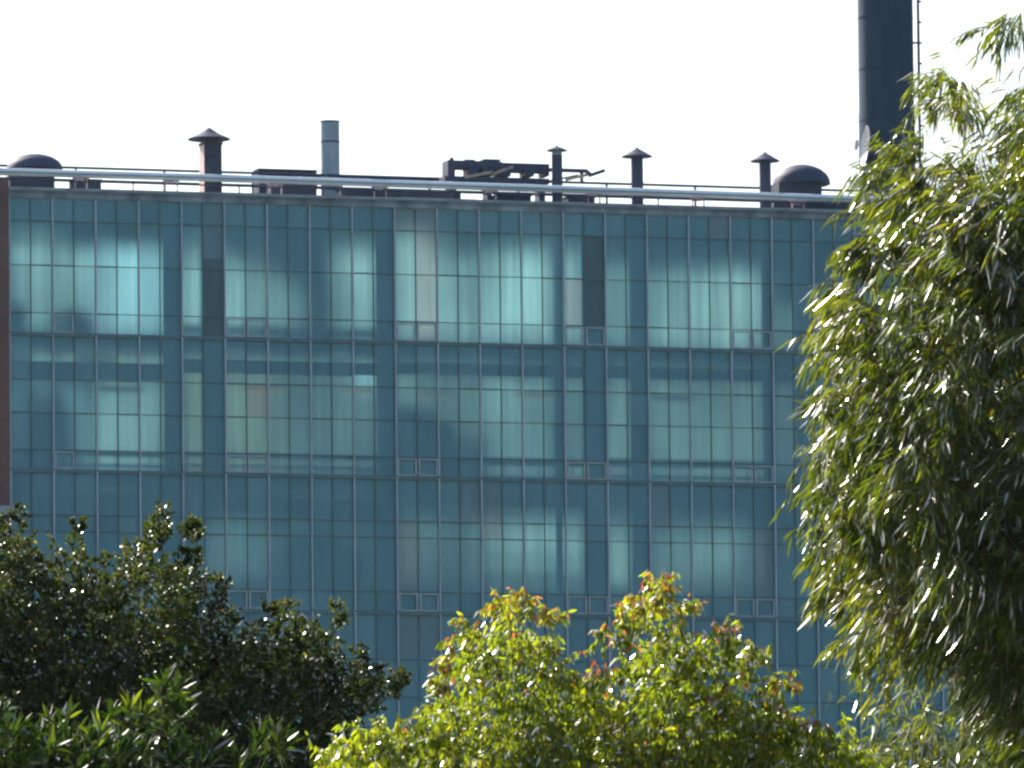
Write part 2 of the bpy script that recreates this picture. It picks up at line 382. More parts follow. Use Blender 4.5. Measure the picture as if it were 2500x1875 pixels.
for k in range(3):
    ztop = zb(k) - (-.04 if k == 0 else .04); zbot = zb(k + 1) - .04
    ws = []
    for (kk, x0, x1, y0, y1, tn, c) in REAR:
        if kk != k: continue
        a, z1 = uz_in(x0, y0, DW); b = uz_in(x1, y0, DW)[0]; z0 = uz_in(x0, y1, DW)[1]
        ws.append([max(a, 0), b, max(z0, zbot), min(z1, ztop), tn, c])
    xs = sorted({round(v, 3) for q in ws for v in q[:2]} | {-.044, LEN}); zs = sorted({round(v, 3) for q in ws for v in q[2:4]} | {ztop, zbot})
    mbs = [MB() for q in ws]
    for a, b in zip(xs, xs[1:]):
        for z0, z1 in zip(zs, zs[1:]):
            if b - a < .002 or z1 - z0 < .002: continue
            cx, cz = (a + b) / 2, (z0 + z1) / 2
            hit = next((j for j, q in enumerate(ws) if q[0] < cx < q[1] and q[2] < cz < q[3]), None)
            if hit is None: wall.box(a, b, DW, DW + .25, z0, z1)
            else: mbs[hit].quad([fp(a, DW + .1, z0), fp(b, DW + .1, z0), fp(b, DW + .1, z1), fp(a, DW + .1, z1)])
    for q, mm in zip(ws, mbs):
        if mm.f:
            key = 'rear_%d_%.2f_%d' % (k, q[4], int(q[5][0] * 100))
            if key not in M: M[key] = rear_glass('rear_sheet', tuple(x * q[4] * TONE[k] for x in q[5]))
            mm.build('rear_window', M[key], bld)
wall.build('rear_wall', M['interior'], bld)
# internal guard rails along the floor edge
for k, x0, x1, ys in ((1, 20, 402, (1102, 1130, 1152)), (1, 446, 921, (1108, 1134, 1156)), (1, 969, 1424, (1118, 1128, 1158)), (1, 1478, 1862, (1125, 1135, 1160)), (2, 1180, 1424, (1355, 1392, 1408))):
    mb = MB(); wd = 1.1 if k == 1 else 4.0
    for j, y in enumerate(ys):
        a, z = uz_in(x0, y, wd); b = uz_in(x1, y, wd)[0]; h_ = .12 if (j == 0 and k == 1) else .05
        mb.box(a, b, wd, wd + .06, z - h_, z + h_)
    for x in range(x0 + 12, x1, 84):
        a = uz_in(x, ys[0], wd)[0]; mb.box(a - .03, a + .03, wd + .062, wd + .12, zb(k + 1) - .04, uz_in(x, ys[0], wd)[1])
    mb.build('guard_rail', M['steel_in'], bld)

# plant dimly seen through the glass
def pcasing(x0, x1, y0, y1, wd, dp, label, round_=False, mat='tank', fl=1):
    a, zt = uz_in(x0, y0, wd); b = uz_in(x1, y0, wd)[0]; zl = max(uz_in(x0, y1, wd)[1], zb(fl + 1) - .03)
    o = thing('plant_casing', fp((a + b) / 2, wd + dp / 2, zl), label, 'machinery', 'plant dimly seen behind the glazing')
    zg = zb(3) - .03
    if zl - zg > .5:
        for q in (a + .12, b - .12):
            for qq in (wd + .12, wd + dp - .12): mb = MB(); mb.box(q - .04, q + .04, qq - .04, qq + .04, zg, zl - .003); mb.build('leg', M['steel_in'], o)
    mb = MB()
    if round_:
        r_ = (b - a) / 2; c = fp((a + b) / 2, wd + r_, zl); h = zt - zl
        mb.lathe(c, [(0, r_ * .9), (h * .04, r_), (h * .72, r_), (h * .86, r_ * .86), (h * .95, r_ * .5), (h, r_ * .15)], 24)
        mb.build('shell', M[mat], o, True)
        mb = MB(); mb.lathe(c, [(h * .5, r_ * 1.04), (h * .54, r_ * 1.04)], 24); mb.build('band', M['steel_in'], o)
    else:
        mb.box(a, b, wd, wd + dp, zl, zl + (zt - zl) * .8); mb.box(a + (b - a) * .15, b - (b - a) * .25, wd + .1, wd + dp - .1, zl + (zt - zl) * .8 + .003, zt)
        mb.build('shell', M[mat], o)
        mb = MB(); mb.box(a + (b - a) * .2, a + (b - a) * .6, wd - .05, wd - .003, zl + (zt - zl) * .2, zl + (zt - zl) * .6); mb.build('hatch', M['steel_in'], o)
pcasing(955, 1112, 990, 1162, 3.4, 1.6, 'dark blue boxy machine behind the middle storey, above two pale sashes')
pcasing(1125, 1200, 1050, 1162, 5.2, 1.3, 'dim squat machine behind the middle storey, right of the dark blue one', True)
pcasing(22, 70, 730, 816, 3.0, 1.2, 'small dark machine behind the top storey glass next to the brick end', True, fl=0)
pcasing(146, 236, 752, 818, 4.5, 1.2, 'low heap of machinery behind the top storey glass near the brick end', fl=0)
pcasing(756, 822, 560, 822, 4.5, 1.3, 'tall round vessel behind the top storey glass below the silver flue', True, fl=0)
pcasing(60, 180, 960, 1150, 5.0, 1.4, 'wide dim machine behind the middle storey glass near the brick end', fl=1)
pcasing(690, 900, 1310, 1440, 4.0, 2.0, 'long low machine behind the third storey glass above the dark tree', fl=2)
mb = MB(); a = uz_in(1366, 1300, .7)[0]; zt = uz_in(1366, 1225, .7)[1]
mb.tube([fp(a, .7, zb(3) - .03), fp(a, .7, zt)], .16, 14)
pp = mb.build('riser_pipe', M['flue'], None, True); tag(pp, 'pale vertical pipe just behind the third storey glass beside a column', 'pipe')
for x0, x1, y, lit, lb in ((247, 350, 952, 0, 'unlit strip light behind the middle storey, nearest the brick end'), (596, 695, 951, 1, 'faintly glowing strip light behind the middle storey above the tan panes'),
                      (838, 910, 951, 1, 'short glowing strip light left of the second tall column'), (1020, 1100, 963, 1, 'brightest orange strip light, above the dark blue machine'),
                      (1262, 1352, 966, 1, 'orange strip light behind the middle storey left of the third tall column'), (1597, 1696, 973, 0, 'unlit strip light behind the middle storey, farthest from the brick end')):
    wd = 1.6; a, z = uz_in(x0, y, wd); b = uz_in(x1, y, wd)[0]
    o = thing('strip_light', fp((a + b) / 2, wd, z), lb, 'ceiling light', 'strip lights behind the middle storey')
    mb = MB(); mb.box(a, b, wd - .06, wd + .2, z, z + .11); mb.build('housing', M['strip_off'], o)
    mb = MB()
    for q in (a + .15, b - .15): mb.tube([fp(q, wd + .06, z + .11), fp(q, wd + .06, zb(1) - .43)], .018, 6)
    mb.build('hanger', M['strip_off'], o)
    mb = MB(); mb.tube([fp(a + .04, wd, z - .035), fp(b - .04, wd, z - .035)], .032, 8); mb.build('tube', M['tube'] if lit else M['strip_off'], o)

# ------------------------------------------------------------------ on the roof
ZR = zc - .3                                       # roof level
def pvent(x, xs0, xs1, ytop, yapex, yeave, xe0, xe1, wd, label, gap=0, ybase=None, collar=None):
    u0 = uz(xs0, ytop, wd)[0]; u1 = uz(xs1, ytop, wd)[0]; r_ = (u1 - u0) / 2; uc = (u0 + u1) / 2
    zs = uz(x, ytop, wd)[1]; za = uz(x, yapex, wd)[1]; ze = uz(x, yeave, wd)[1]
    rc = (uz(xe1, yeave, wd)[0] - uz(xe0, yeave, wd)[0]) / 2
    o = thing('roof_vent', fp(uc, wd, ZR), label, 'roof vent', 'conical capped vents along the roof')
    c = fp(uc, wd, ZR); h = zs - ZR
    mb = MB(); mb.lathe(c, [(0, r_ * 1.25), (.08, r_ * 1.25), (.082, r_), (h, r_)], 24); mb.build('shaft', M['dark'], o, False)
    mb = MB()
    mb.lathe(c, [(ze - ZR - .03, rc), (ze - ZR, rc), (ze - ZR + (za - ze) * .5, rc * .5), (za - ZR - .05, rc * .12), (za - ZR, .04)], 24)
    mb.build('cap', M['dark'], o)
    mb = MB(); mb.lathe(c, [(h * .56, r_ + .012), (h * .56 + .05, r_ + .012)], 24); mb.build('seam_band', M['dark'], o)
    mb = MB()
    if collar: mb.lathe(c, [(h + .002, r_ * .96), (ze - ZR - .032, r_ * .96)], 20); mb.build('collar', M[collar], o)
    else:
        for an in (.4, 1.97, 3.54, 5.11): mb.tube([c + np.array([math.cos(an) * r_ * .9, math.sin(an) * r_ * .9, h - .1]), c + np.array([math.cos(an) * r_ * .9, math.sin(an) * r_ * .9, ze - ZR])], .02, 6)
        mb.build('bracket', M['dark'], o)
pvent(1357, 1347, 1372, 379, 355, 367, 1334, 1383, 1.5, 'small conical vent with a pale collar in front of the lattice gantry', collar='flue')
pvent(1556, 1541, 1569, 384, 360, 382, 1520, 1592, 1.5, 'conical capped vent standing alone between the gantry and the paired vent')
pvent(1867, 1854, 1881, 395, 371, 393, 1834, 1903, 1.5, 'conical capped vent right beside the right domed vent')
# the square duct with a hood
wd = 1.4
a = uz(500, 440, wd)[0]; b = uz(542, 440, wd)[0]; dpt = (b - a) * 1.05
o = thing('duct_vent', fp((a + b) / 2, wd + dpt / 2, ZR), 'tall square brown duct with a wide hood, left of the silver flue', 'roof vent')
zt = uz(520, 346, wd)[1]; ze = uz(515, 336, wd)[1]; za = uz(515, 309, wd)[1]
mb = MB(); mb.box(a, b, wd, wd + dpt, ZR + .35, zt - .12); mb.box(a - .04, b + .04, wd - .04, wd + dpt + .04, zt - .118, zt)
mb.build('shaft', M['rust'], o)
mb = MB(); mb.box(a - .02, a - .003, wd + .03, wd + dpt - .02, ZR + .36, zt - .13); mb.build('sunlit_side', M['pink'], o)  # thin pale skin added so the duct's left face looks sunlit
mb = MB(); q = [fp(a, wd, ZR + .35), fp(b, wd, ZR + .35), fp(b, wd + dpt, ZR + .35), fp(a, wd + dpt, ZR + .35)]
p_ = [fp(a - .3, wd - .2, ZR), fp(b + .3, wd - .2, ZR), fp(b + .3, wd + dpt + .2, ZR), fp(a - .3, wd + dpt + .2, ZR)]
mb.hexa(p_ + q); mb.build('skirt', M['rust'], o)
e0 = uz(466, 334, wd)[0]; e1 = uz(566, 334, wd)[0]; cu = (e0 + e1) / 2; hw = (e1 - e0) / 2; cw = wd + dpt / 2
mb = MB(); mb.lathe(fp(cu, cw, 0), [(ze - .05, hw), (ze, hw), (ze + (za - ze) * .45, hw * .48), (za, .05)], 28); mb.build('cap', M['dark'], o)
mb = MB()
for q in (a + .15, b - .15):
    for qq in (wd + .12, wd + dpt - .12): mb.box(q - .025, q + .025, qq - .025, qq + .025, zt, ze - .03)
mb.build('bracket', M['dark'], o)
# silver flue
wd = 4.2; a = uz(784, 360, wd)[0]; b = uz(828, 360, wd)[0]; r_ = (b - a) / 2; zt = uz(806, 299, wd)[1]; zr_ = uz(806, 347, wd)[1]
o = thing('flue', fp((a + b) / 2, wd, ZR), 'plain silver metal flue standing upright on the roof', 'flue')
c = fp((a + b) / 2, wd, 0)
mb = MB(); mb.lathe(c, [(ZR, r_), (zt, r_)], 32); mb.build('shaft', M['flue'], o, True)
mb = MB(); mb.lathe(c, [(zt - .01, r_ + .012), (zt + .06, r_ + .012)], 32); mb.build('rim', M['rust'], o)
mb = MB(); mb.lathe(c, [(zr_ - .04, r_ + .012), (zr_ + .03, r_ + .012)], 32); mb.build('band', M['rust'], o)
# domed vents
for x0, x1, yt, yb_, b0, b1, yl, lb in ((18, 151, 376, 413, 36, 121, 456, 'wide domed vent at the brick end of the roof'), (1890, 2024, 402, 450, 1886, 1990, 474, 'wide domed vent beside the last conical vent, near the dark stack')):
    wd = 3.0; a = uz(x0, yb_, wd)[0]; b = uz(x1, yb_, wd)[0]; r_ = (b - a) / 2; zt = uz((x0 + x1) / 2, yt, wd)[1]; ze = uz((x0 + x1) / 2, yb_, wd)[1]
    c = fp((a + b) / 2, wd, 0); o = thing('dome_vent', fp((a + b) / 2, wd, ZR), lb, 'roof vent', 'domed vents on the roof')
    H = zt - ze
    mb = MB(); mb.lathe(c, [(ze - .05, r_ * .93), (ze, r_), (ze + H * .25, r_ * .97), (ze + H * .5, r_ * .87), (ze + H * .75, r_ * .66), (ze + H * .9, r_ * .43), (ze + H * .97, r_ * .24), (zt, r_ * .06)], 40)
    mb.build('dome', M['dark'], o, True)
    a2 = uz(b0, yb_, wd)[0]; b2 = uz(b1, yb_, wd)[0]
    mb = MB(); mb.box(a2, b2, wd - r_ * .7, wd + r_ * .7, ZR, ze - .052); mb.build('curb', M['rust'], o)
# low ducts and trunking behind the pipe
for x0, x1, y0, y1, wd, lb in ((24, 124, 428, 470, 1.9, 'low dark roof duct under the domed vent by the brick end'), (180, 247, 436, 470, 1.7, 'small dark roof duct right of the left domed vent'),
        (632, 773, 411, 470, 4.6, 'taller dark box left of the silver flue'), (662, 773, 450, 480, 1.8, 'dark roof duct just below the silver flue'), (833, 1125, 458, 490, 1.8, 'longest low dark roof duct, left of the gantry'),
        (1212, 1296, 474, 494, 1.7, 'low dark roof duct below the gantry'), (1387, 1452, 478, 496, 1.7, 'short dark roof duct right of the collared vent'), (1889, 2190, 484, 512, 1.8, 'low dark roof duct reaching to the dark stack'),
        (773, 1090, 425, 436, 4.4, 'flat dark trunking between the silver flue and the gantry')):
    a, zt = uz(x0, y0, wd); b = uz(x1, y0, wd)[0]; z0 = ZR if y0 != 425 else uz(x0, y1, wd)[1]
    o = thing('roof_duct', fp((a + b) / 2, wd + .4, z0), lb, 'duct', 'low ducts on the roof')
    mb = MB(); mb.box(a, b, wd, wd + .8, z0, zt - .06); mb.box(a - .04, b + .04, wd - .04, wd + .84, zt - .057, zt); mb.build('casing', M['rust'], o)
    n_ = max(2, int((b - a) / 1.3))
    for j in range(n_ + 1):
        mb = MB(); q = a + .05 + (b - a - .16) * j / n_; mb.box(q, q + .06, wd - .03, wd - .003, z0, zt - .07); mb.build('rib', M['dark'], o)
# long pale pipe on stands along the front edge
wd = .75
yp = lambda x: 421 + (x - 60) * (472 - 421) / (1640 - 60) - 1.6 * math.sin(max(0, min(1, x / 2000)) * math.pi)
o = thing('roof_pipe', fp(LEN / 2, wd, ZR), 'long pale metal pipe on stands along the front edge of the roof', 'pipe')
zz = lambda x: uz(x, yp(x), wd)
pts = [fp(-8.6, wd, zz(-420)[1])] + [fp(zz(x)[0], wd, zz(x)[1]) for x in range(-60, 2290, 61)]
mb = MB(); mb.tube(pts, .168, 16); mb.build('pipe', M['pipe'], o, True)
for j in range(2, len(pts) - 1, 3):
    mb = MB(); t_ = pts[j + 1] - pts[j]; t_ /= np.linalg.norm(t_); mb.tube([pts[j] - t_ * .05, pts[j] + t_ * .05], .176, 16); mb.build('joint_band', M['pipe'], o, True)
mb = MB()
mb.tube([p + np.array([0, 0, -.02]) - FN * .20 for p in pts], .03, 8); mb.build('conduit', M['flue'], o, True)
for x in (198, 418, 673, 928, 1196, 1450, 1704, 1948, 2200):
    mb = MB(); ub, zq = zz(x); ww = wd + .02
    for du in (-.29, .25): mb.box(ub + du, ub + du + .05, ww - .04, ww + .04, ZR, zq - .2)
    mb.box(ub - .36, ub + .36, ww - .09, ww + .09, zq - .197, zq - .157)
    mb.box(ub - .28, ub + .12, ww - .12, ww + .0, zq - .33, zq - .20)
    mb.build('support', M['pink'], o)
# low front rail with short posts, tall guard rail at the back
def prail(name, label, wd, pt, xs, r_, posts, mids=(), ext=None):
    P = [fp(uz(x, pt(x), wd)[0], wd, uz(x, pt(x), wd)[1]) for x in xs]
    o = thing(name, fp(LEN / 2, wd, ZR), label, 'railing')
    mb = MB(); mb.tube(P, r_, 10); mb.build('top_rail', M['dark'], o, True)
    for m_ in mids: mb = MB(); mb.tube([p - ZV * m_ for p in P], r_ * .8, 8); mb.build('mid_rail', M['dark'], o, True)
    for x in posts:
        a, z = uz(x, pt(x), wd); mb = MB(); mb.tube([fp(a, wd, ZR), fp(a, wd, z + .02)], r_ * .9, 8); mb.build('post', M['dark'], o, True)
prail('low_rail', 'thin dark rail on short posts in front of the pale roof pipe', .45, lambda x: 437.5 + (x - 0) * (491 - 437.5) / 1818, list(range(20, 2290, 95)), .035, [325, 584, 843, 1102, 1360, 1607, 1866, 2110])
prail('guard_rail', 'tall dark guard rail with posts behind the roof vents', 3.6, lambda x: 404 + x * (464 - 404) / 2021, list(range(-120, 2290, 120)), .058, [-30, 185, 401, 617, 833, 1049, 1265, 1481, 1697, 1913, 2129], (.55,))
# lattice gantry lying on the roof
wd = 2.4
G3 = lambda cx, cy_: uz(1040 + cx / 3.456, 250 + cy_ / 3.456, wd)
o = thing('roof_gantry', fp(G3(600, 600)[0], wd + .5, ZR), 'dark low lattice gantry with tan diagonal boards lying on the roof', 'gantry')
def gbox(mb, x0, x1, y0, y1, d0=0., d1=.9):
    a, zt = G3(x0, y0); b = G3(x1, y0)[0]; zl = G3(x0, y1)[1]; mb.box(a, b, wd + d0, wd + d1, zl, zt)
mb = MB(); gbox(mb, 185, 640, 486, 548); gbox(mb, 640, 1040, 508, 574); gbox(mb, 492, 636, 474, 486, .1, .7); gbox(mb, 222, 250, 458, 486, .3, .45); gbox(mb, 338, 420, 478, 487, .1, .4)
mb.build('upper_beam', M['dark'], o)
mb = MB(); gbox(mb, 158, 1040, 618, 664); gbox(mb, 185, 480, 664, 676, .2, .6); mb.build('lower_beam', M['dark'], o)
for x0, x1 in ((185, 245), (360, 445), (470, 560), (600, 715), (838, 912), (998, 1040)):
    mb = MB(); gbox(mb, x0, x1, 548 if x0 < 640 else 574, 618, 0, .9); mb.build('upright', M['dark'], o)
for x0, x1 in ((205, 260), (520, 560), (960, 1010)):
    mb = MB(); a = G3(x0, 600)[0]; b = G3(x1, 600)[0]; mb.box(a, b, wd + .1, wd + .8, ZR, G3(x0, 664)[1] - .003); mb.build('leg', M['dark'], o)
for x0, y0, x1, y1 in ((322, 634, 552, 590), (575, 600, 726, 545), (1172, 655, 1360, 612)):
    a, z0 = G3(x0, y0); b, z1 = G3(x1, y1); mb = MB(); mb.beam(fp(a, wd - .1, z0), fp(b, wd - .1, z1), .08, .13); mb.build('diagonal_board', M['tan'], o)
mb = MB(); gbox(mb, 1040, 1368, 548, 572, .2, .6)
for x0, y0, x1, y1, h_ in ((1060, 655, 1300, 605, .06), (1360, 560, 1420, 610, .12), (1400, 608, 1526, 566, .15)):
    a, z0 = G3(x0, y0); b, z1 = G3(x1, y1); mb.beam(fp(a, wd + .4, z0), fp(b, wd + .4, z1), .25, h_)
gbox(mb, 1325, 1345, 572, 668, .3, .5)
mb.build('jib', M['dark'], o)
# the stack, its ladder and dish
wd = 10.5; a = uz(2100, 240, wd)[0]; b = uz(2228, 240, wd)[0]; r_ = (b - a) / 2; uc = (a + b) / 2; c = fp(uc, wd, 0)
st = thing('chimney_stack', c, 'tall dark blue steel chimney stack behind the glass building', 'chimney')
zt = uz(2160, -420, wd)[1]; zn = uz(2160, 45, wd)[1]; zq = uz(2160, 275, wd)[1]
mb = MB(); mb.lathe(c, [(0, r_ * 1.06), (zq - .05, r_ * 1.015), (zq, r_ * 1.0), (zt, r_ * .985)], 48); mb.build('shaft', M['navy'], st, True)
mb = MB()
for z in (zt - .2,): mb.lathe(c, [(z - .06, r_ + .035), (z + .06, r_ + .035)], 48)
mb.build('flange', M['navy'], st, True)
z = zn - 2.4 * 26
while z < zt - 1:
    if z > 1: mb = MB(); mb.lathe(c, [(z - .02, r_ * 1.0 + .012 + (.02 if z < zq else 0)), (z + .02, r_ * 1.0 + .012 + (.02 if z < zq else 0))], 48); mb.build('weld_seam', M['navy'], st, True)
    z += 2.4
lad = MB(); ang = np.array([1.0, -.12, 0]); ang /= np.linalg.norm(ang); tan_ = np.array([-ang[1], ang[0], 0])
for s_ in (-.22, .22): lad.tube([c + ang * (r_ + .24) + tan_ * s_ + ZV * 3, c + ang * (r_ + .24) + tan_ * s_ + ZV * (zt - .4)], .05, 6)
z = 3.3
while z < zt - .6:
    lad.tube([c + ang * (r_ + .24) - tan_ * .22 + ZV * z, c + ang * (r_ + .24) + tan_ * .22 + ZV * z], .014, 5, False); z += .3
lo_ = lad.build('ladder', M['dark'], st)
mb = MB(); z = uz(2240, 109, wd)[1] - 2.35 * 12
while z < zt - .6:
    mb.tube([c + ang * (r_ - .02) + ZV * z, c + ang * (r_ + .24) + ZV * z], .05, 6); mb.tube([c + ang * (r_ + .24) - tan_ * .22 + ZV * z, c + ang * (r_ + .24) + tan_ * .22 + ZV * z], .05, 6); z += 2.35
mb.build('bracket', M['dark'], lo_)
z = uz(2248, 9, wd)[1] - .96 * 22
while z < zt - .6:
    mb = MB(); mb.tube([c + ang * (r_ + .24 + .15 * math.sin(th)) + tan_ * (.22 * math.cos(th)) + ZV * z for th in np.linspace(0, math.pi, 9)], .028, 5, False); mb.build('hoop', M['dark'], lo_); z += .96
# dish
zd = uz(2095, 366, wd)[1]; ax = np.array([-.965, -.22, .10]); ax /= np.linalg.norm(ax)
rim = uz(2095, 318, wd)[1]; rd = (rim - uz(2095, 414, wd)[1]) / 2
ud = uz(2106, 366, wd)[0]; cd = fp(ud, wd - r_ * .95, zd)
ds = thing('satellite_dish', cd, 'round dish aerial facing left, fixed to the dark stack', 'dish')
mb = MB(); prof = [(0.28 * (q / 8) ** 2 * rd * 1.05 * (1.15), max(.02, rd * q / 8)) for q in range(9)]
mb.lathe(cd, prof, 36, ax, cap=False); mb.lathe(cd - ax * .035, prof[::-1], 36, ax, mi=1, cap=False)
mb.lathe(cd, [(prof[-1][0] - .05, rd + .004), (prof[-1][0] + .02, rd + .03), (prof[-1][0] + .03, rd + .002)], 36, ax, mi=1, cap=False)
mb.build('reflector', [M['white'], M['dark']], ds, True)
fe = cd + ax * .72
mb = MB(); mb.tube([cd, fe], .02, 8); mb.build('feed_arm', M['flue'], ds)
mb = MB(); mb.tube([fe - ax * .05, fe + ax * .02], .24, 16); mb.build('feed', M['dark'], ds)
mb = MB(); mb.tube([cd - ax * .05, c + ZV * zd], .1, 10); mb.tube([cd - ax * .2 - ZV * .5, cd - ax * .2 + ZV * .5], .06, 10); mb.build('mount', M['dark'], ds)

# ------------------------------------------------------------------ trees
def nrm(a): return a / (np.linalg.norm(a, axis=-1, keepdims=True) + 1e-9)

def leaves(name, mat, parent, P, A, L, W, tone, bend=.12, prof=(.12, 1.0, .8)):
    """every leaf a bent strip of three faces"""
    n = len(P); A = nrm(A); rv = nrm(rng.normal(size=(n, 3)))
    S = nrm(np.cross(A, rv)); Nn = np.cross(S, A)
    ts = (0.0, .33, .7, 1.0); V = np.zeros((n, 7, 3)); bd = bend * rng.uniform(.3, 1.6, n)
    for j, t_ in enumerate(ts):
        c = P + A * (L * t_)[:, None] - Nn * (L * bd * t_ * t_)[:, None] - ZV * (L * .10 * t_ * t_)[:, None]
        if j < 3:
            sd = S * (W * .5 * prof[j])[:, None]; V[:, 2 * j] = c - sd; V[:, 2 * j + 1] = c + sd
        else: V[:, 6] = c
    off = root_loc(parent)
    V = (V - off).reshape(-1, 3)
    b = (np.arange(n) * 7)[:, None]
    q = np.concatenate([b + np.array([[0, 1, 3, 2]]), b + np.array([[2, 3, 5, 4]]), b + np.array([[4, 5, 6]])], 1).reshape(-1)
    me = bpy.data.meshes.new(name); me.vertices.add(len(V)); me.vertices.foreach_set('co', V.astype(np.float32).ravel())
    me.loops.add(len(q)); me.loops.foreach_set('vertex_index', q.astype(np.int32))
    st_ = (np.arange(n)[:, None] * 11 + np.array([[0, 4, 8]])).ravel().astype(np.int32)
    me.polygons.add(3 * n); me.polygons.foreach_set('loop_start', st_)
    me.polygons.foreach_set('use_smooth', np.ones(3 * n, bool))
    me.update(calc_edges=True); me.validate()
    at_ = me.attributes.new('tone', 'FLOAT', 'FACE'); at_.data.foreach_set('value', np.repeat(tone, 3).astype(np.float32))
    me.materials.append(mat)
    o = bpy.data.objects.new(name, me); col.objects.link(o); o.parent = parent; return o

def poly_sample(poly, n):
    poly = np.array(poly, float); lo, hi = poly.min(0), poly.max(0); out = []
    x, y = poly[:, 0], poly[:, 1]; x2, y2 = np.roll(x, -1), np.roll(y, -1)
    while sum(map(len, out)) < n:
        p = rng.uniform(lo, hi, (n * 2, 2))
        cr = ((y[None] > p[:, 1:]) != (y2[None] > p[:, 1:])) & (p[:, :1] < (x2 - x)[None] * (p[:, 1:] - y[None]) / ((y2 - y)[None] + 1e-9) + x[None])
        out.append(p[cr.sum(1) % 2 == 1])
    return np.concatenate(out)[:n]

def poly_dist(poly, p):
    poly = np.array(poly, float); a = poly; b = np.roll(poly, -1, 0); ab = b - a
    t_ = np.clip((((p[:, None] - a[None]) * ab[None]).sum(2)) / ((ab ** 2).sum(1)[None] + 1e-9), 0, 1)
    return np.linalg.norm(p[:, None] - (a[None] + ab[None] * t_[..., None]), axis=2).min(1)

def rays(p):
    d = FW[None] * F_PX + RT[None] * (p[:, :1] - 1250.0) - UP[None] * (p[:, 1:] - 937.5)
    return d / d[:, 1:2]

def twig_mesh(name, segs, rad, parent, mat, sides=3):
    """segs: (n, k, 3) polylines, tapering"""
    n, k, _ = segs.shape; off = root_loc(parent); ring = []
    for j in range(k):
        t_ = nrm(segs[:, min(j + 1, k - 1)] - segs[:, max(j - 1, 0)]); h = np.where(np.abs(t_[:, 2:]) < .9, np.array([[0, 0, 1.0]]), np.array([[1.0, 0, 0]]))
        a = nrm(np.cross(t_, h)); b = np.cross(t_, a); r_ = rad * (1 - .75 * j / (k - 1)) if np.isscalar(rad) else rad[:, j:j + 1]
        for q in range(sides):
            an = 2 * math.pi * q / sides; ring.append(segs[:, j] + r_ * (a * math.cos(an) + b * math.sin(an)))
    V = np.stack(ring, 1) - off; V = V.reshape(-1, 3); f = []
    for j in range(k - 1):
        for q in range(sides): f.append([j * sides + q, j * sides + (q + 1) % sides, (j + 1) * sides + (q + 1) % sides, (j + 1) * sides + q])
    f = np.array(f); q = ((np.arange(n) * k * sides)[:, None, None] + f[None]).reshape(-1)
    nf = n * len(f)
    me = bpy.data.meshes.new(name); me.vertices.add(len(V)); me.vertices.foreach_set('co', V.astype(np.float32).ravel())
    me.loops.add(len(q)); me.loops.foreach_set('vertex_index', q.astype(np.int32)); me.polygons.add(nf)
    me.polygons.foreach_set('loop_start', (np.arange(nf) * 4).astype(np.int32)); me.polygons.foreach_set('use_smooth', np.ones(nf, bool))
    me.update(calc_edges=True); me.materials.append(mat)
    o = bpy.data.objects.new(name, me); col.objects.link(o); o.parent = parent; return o

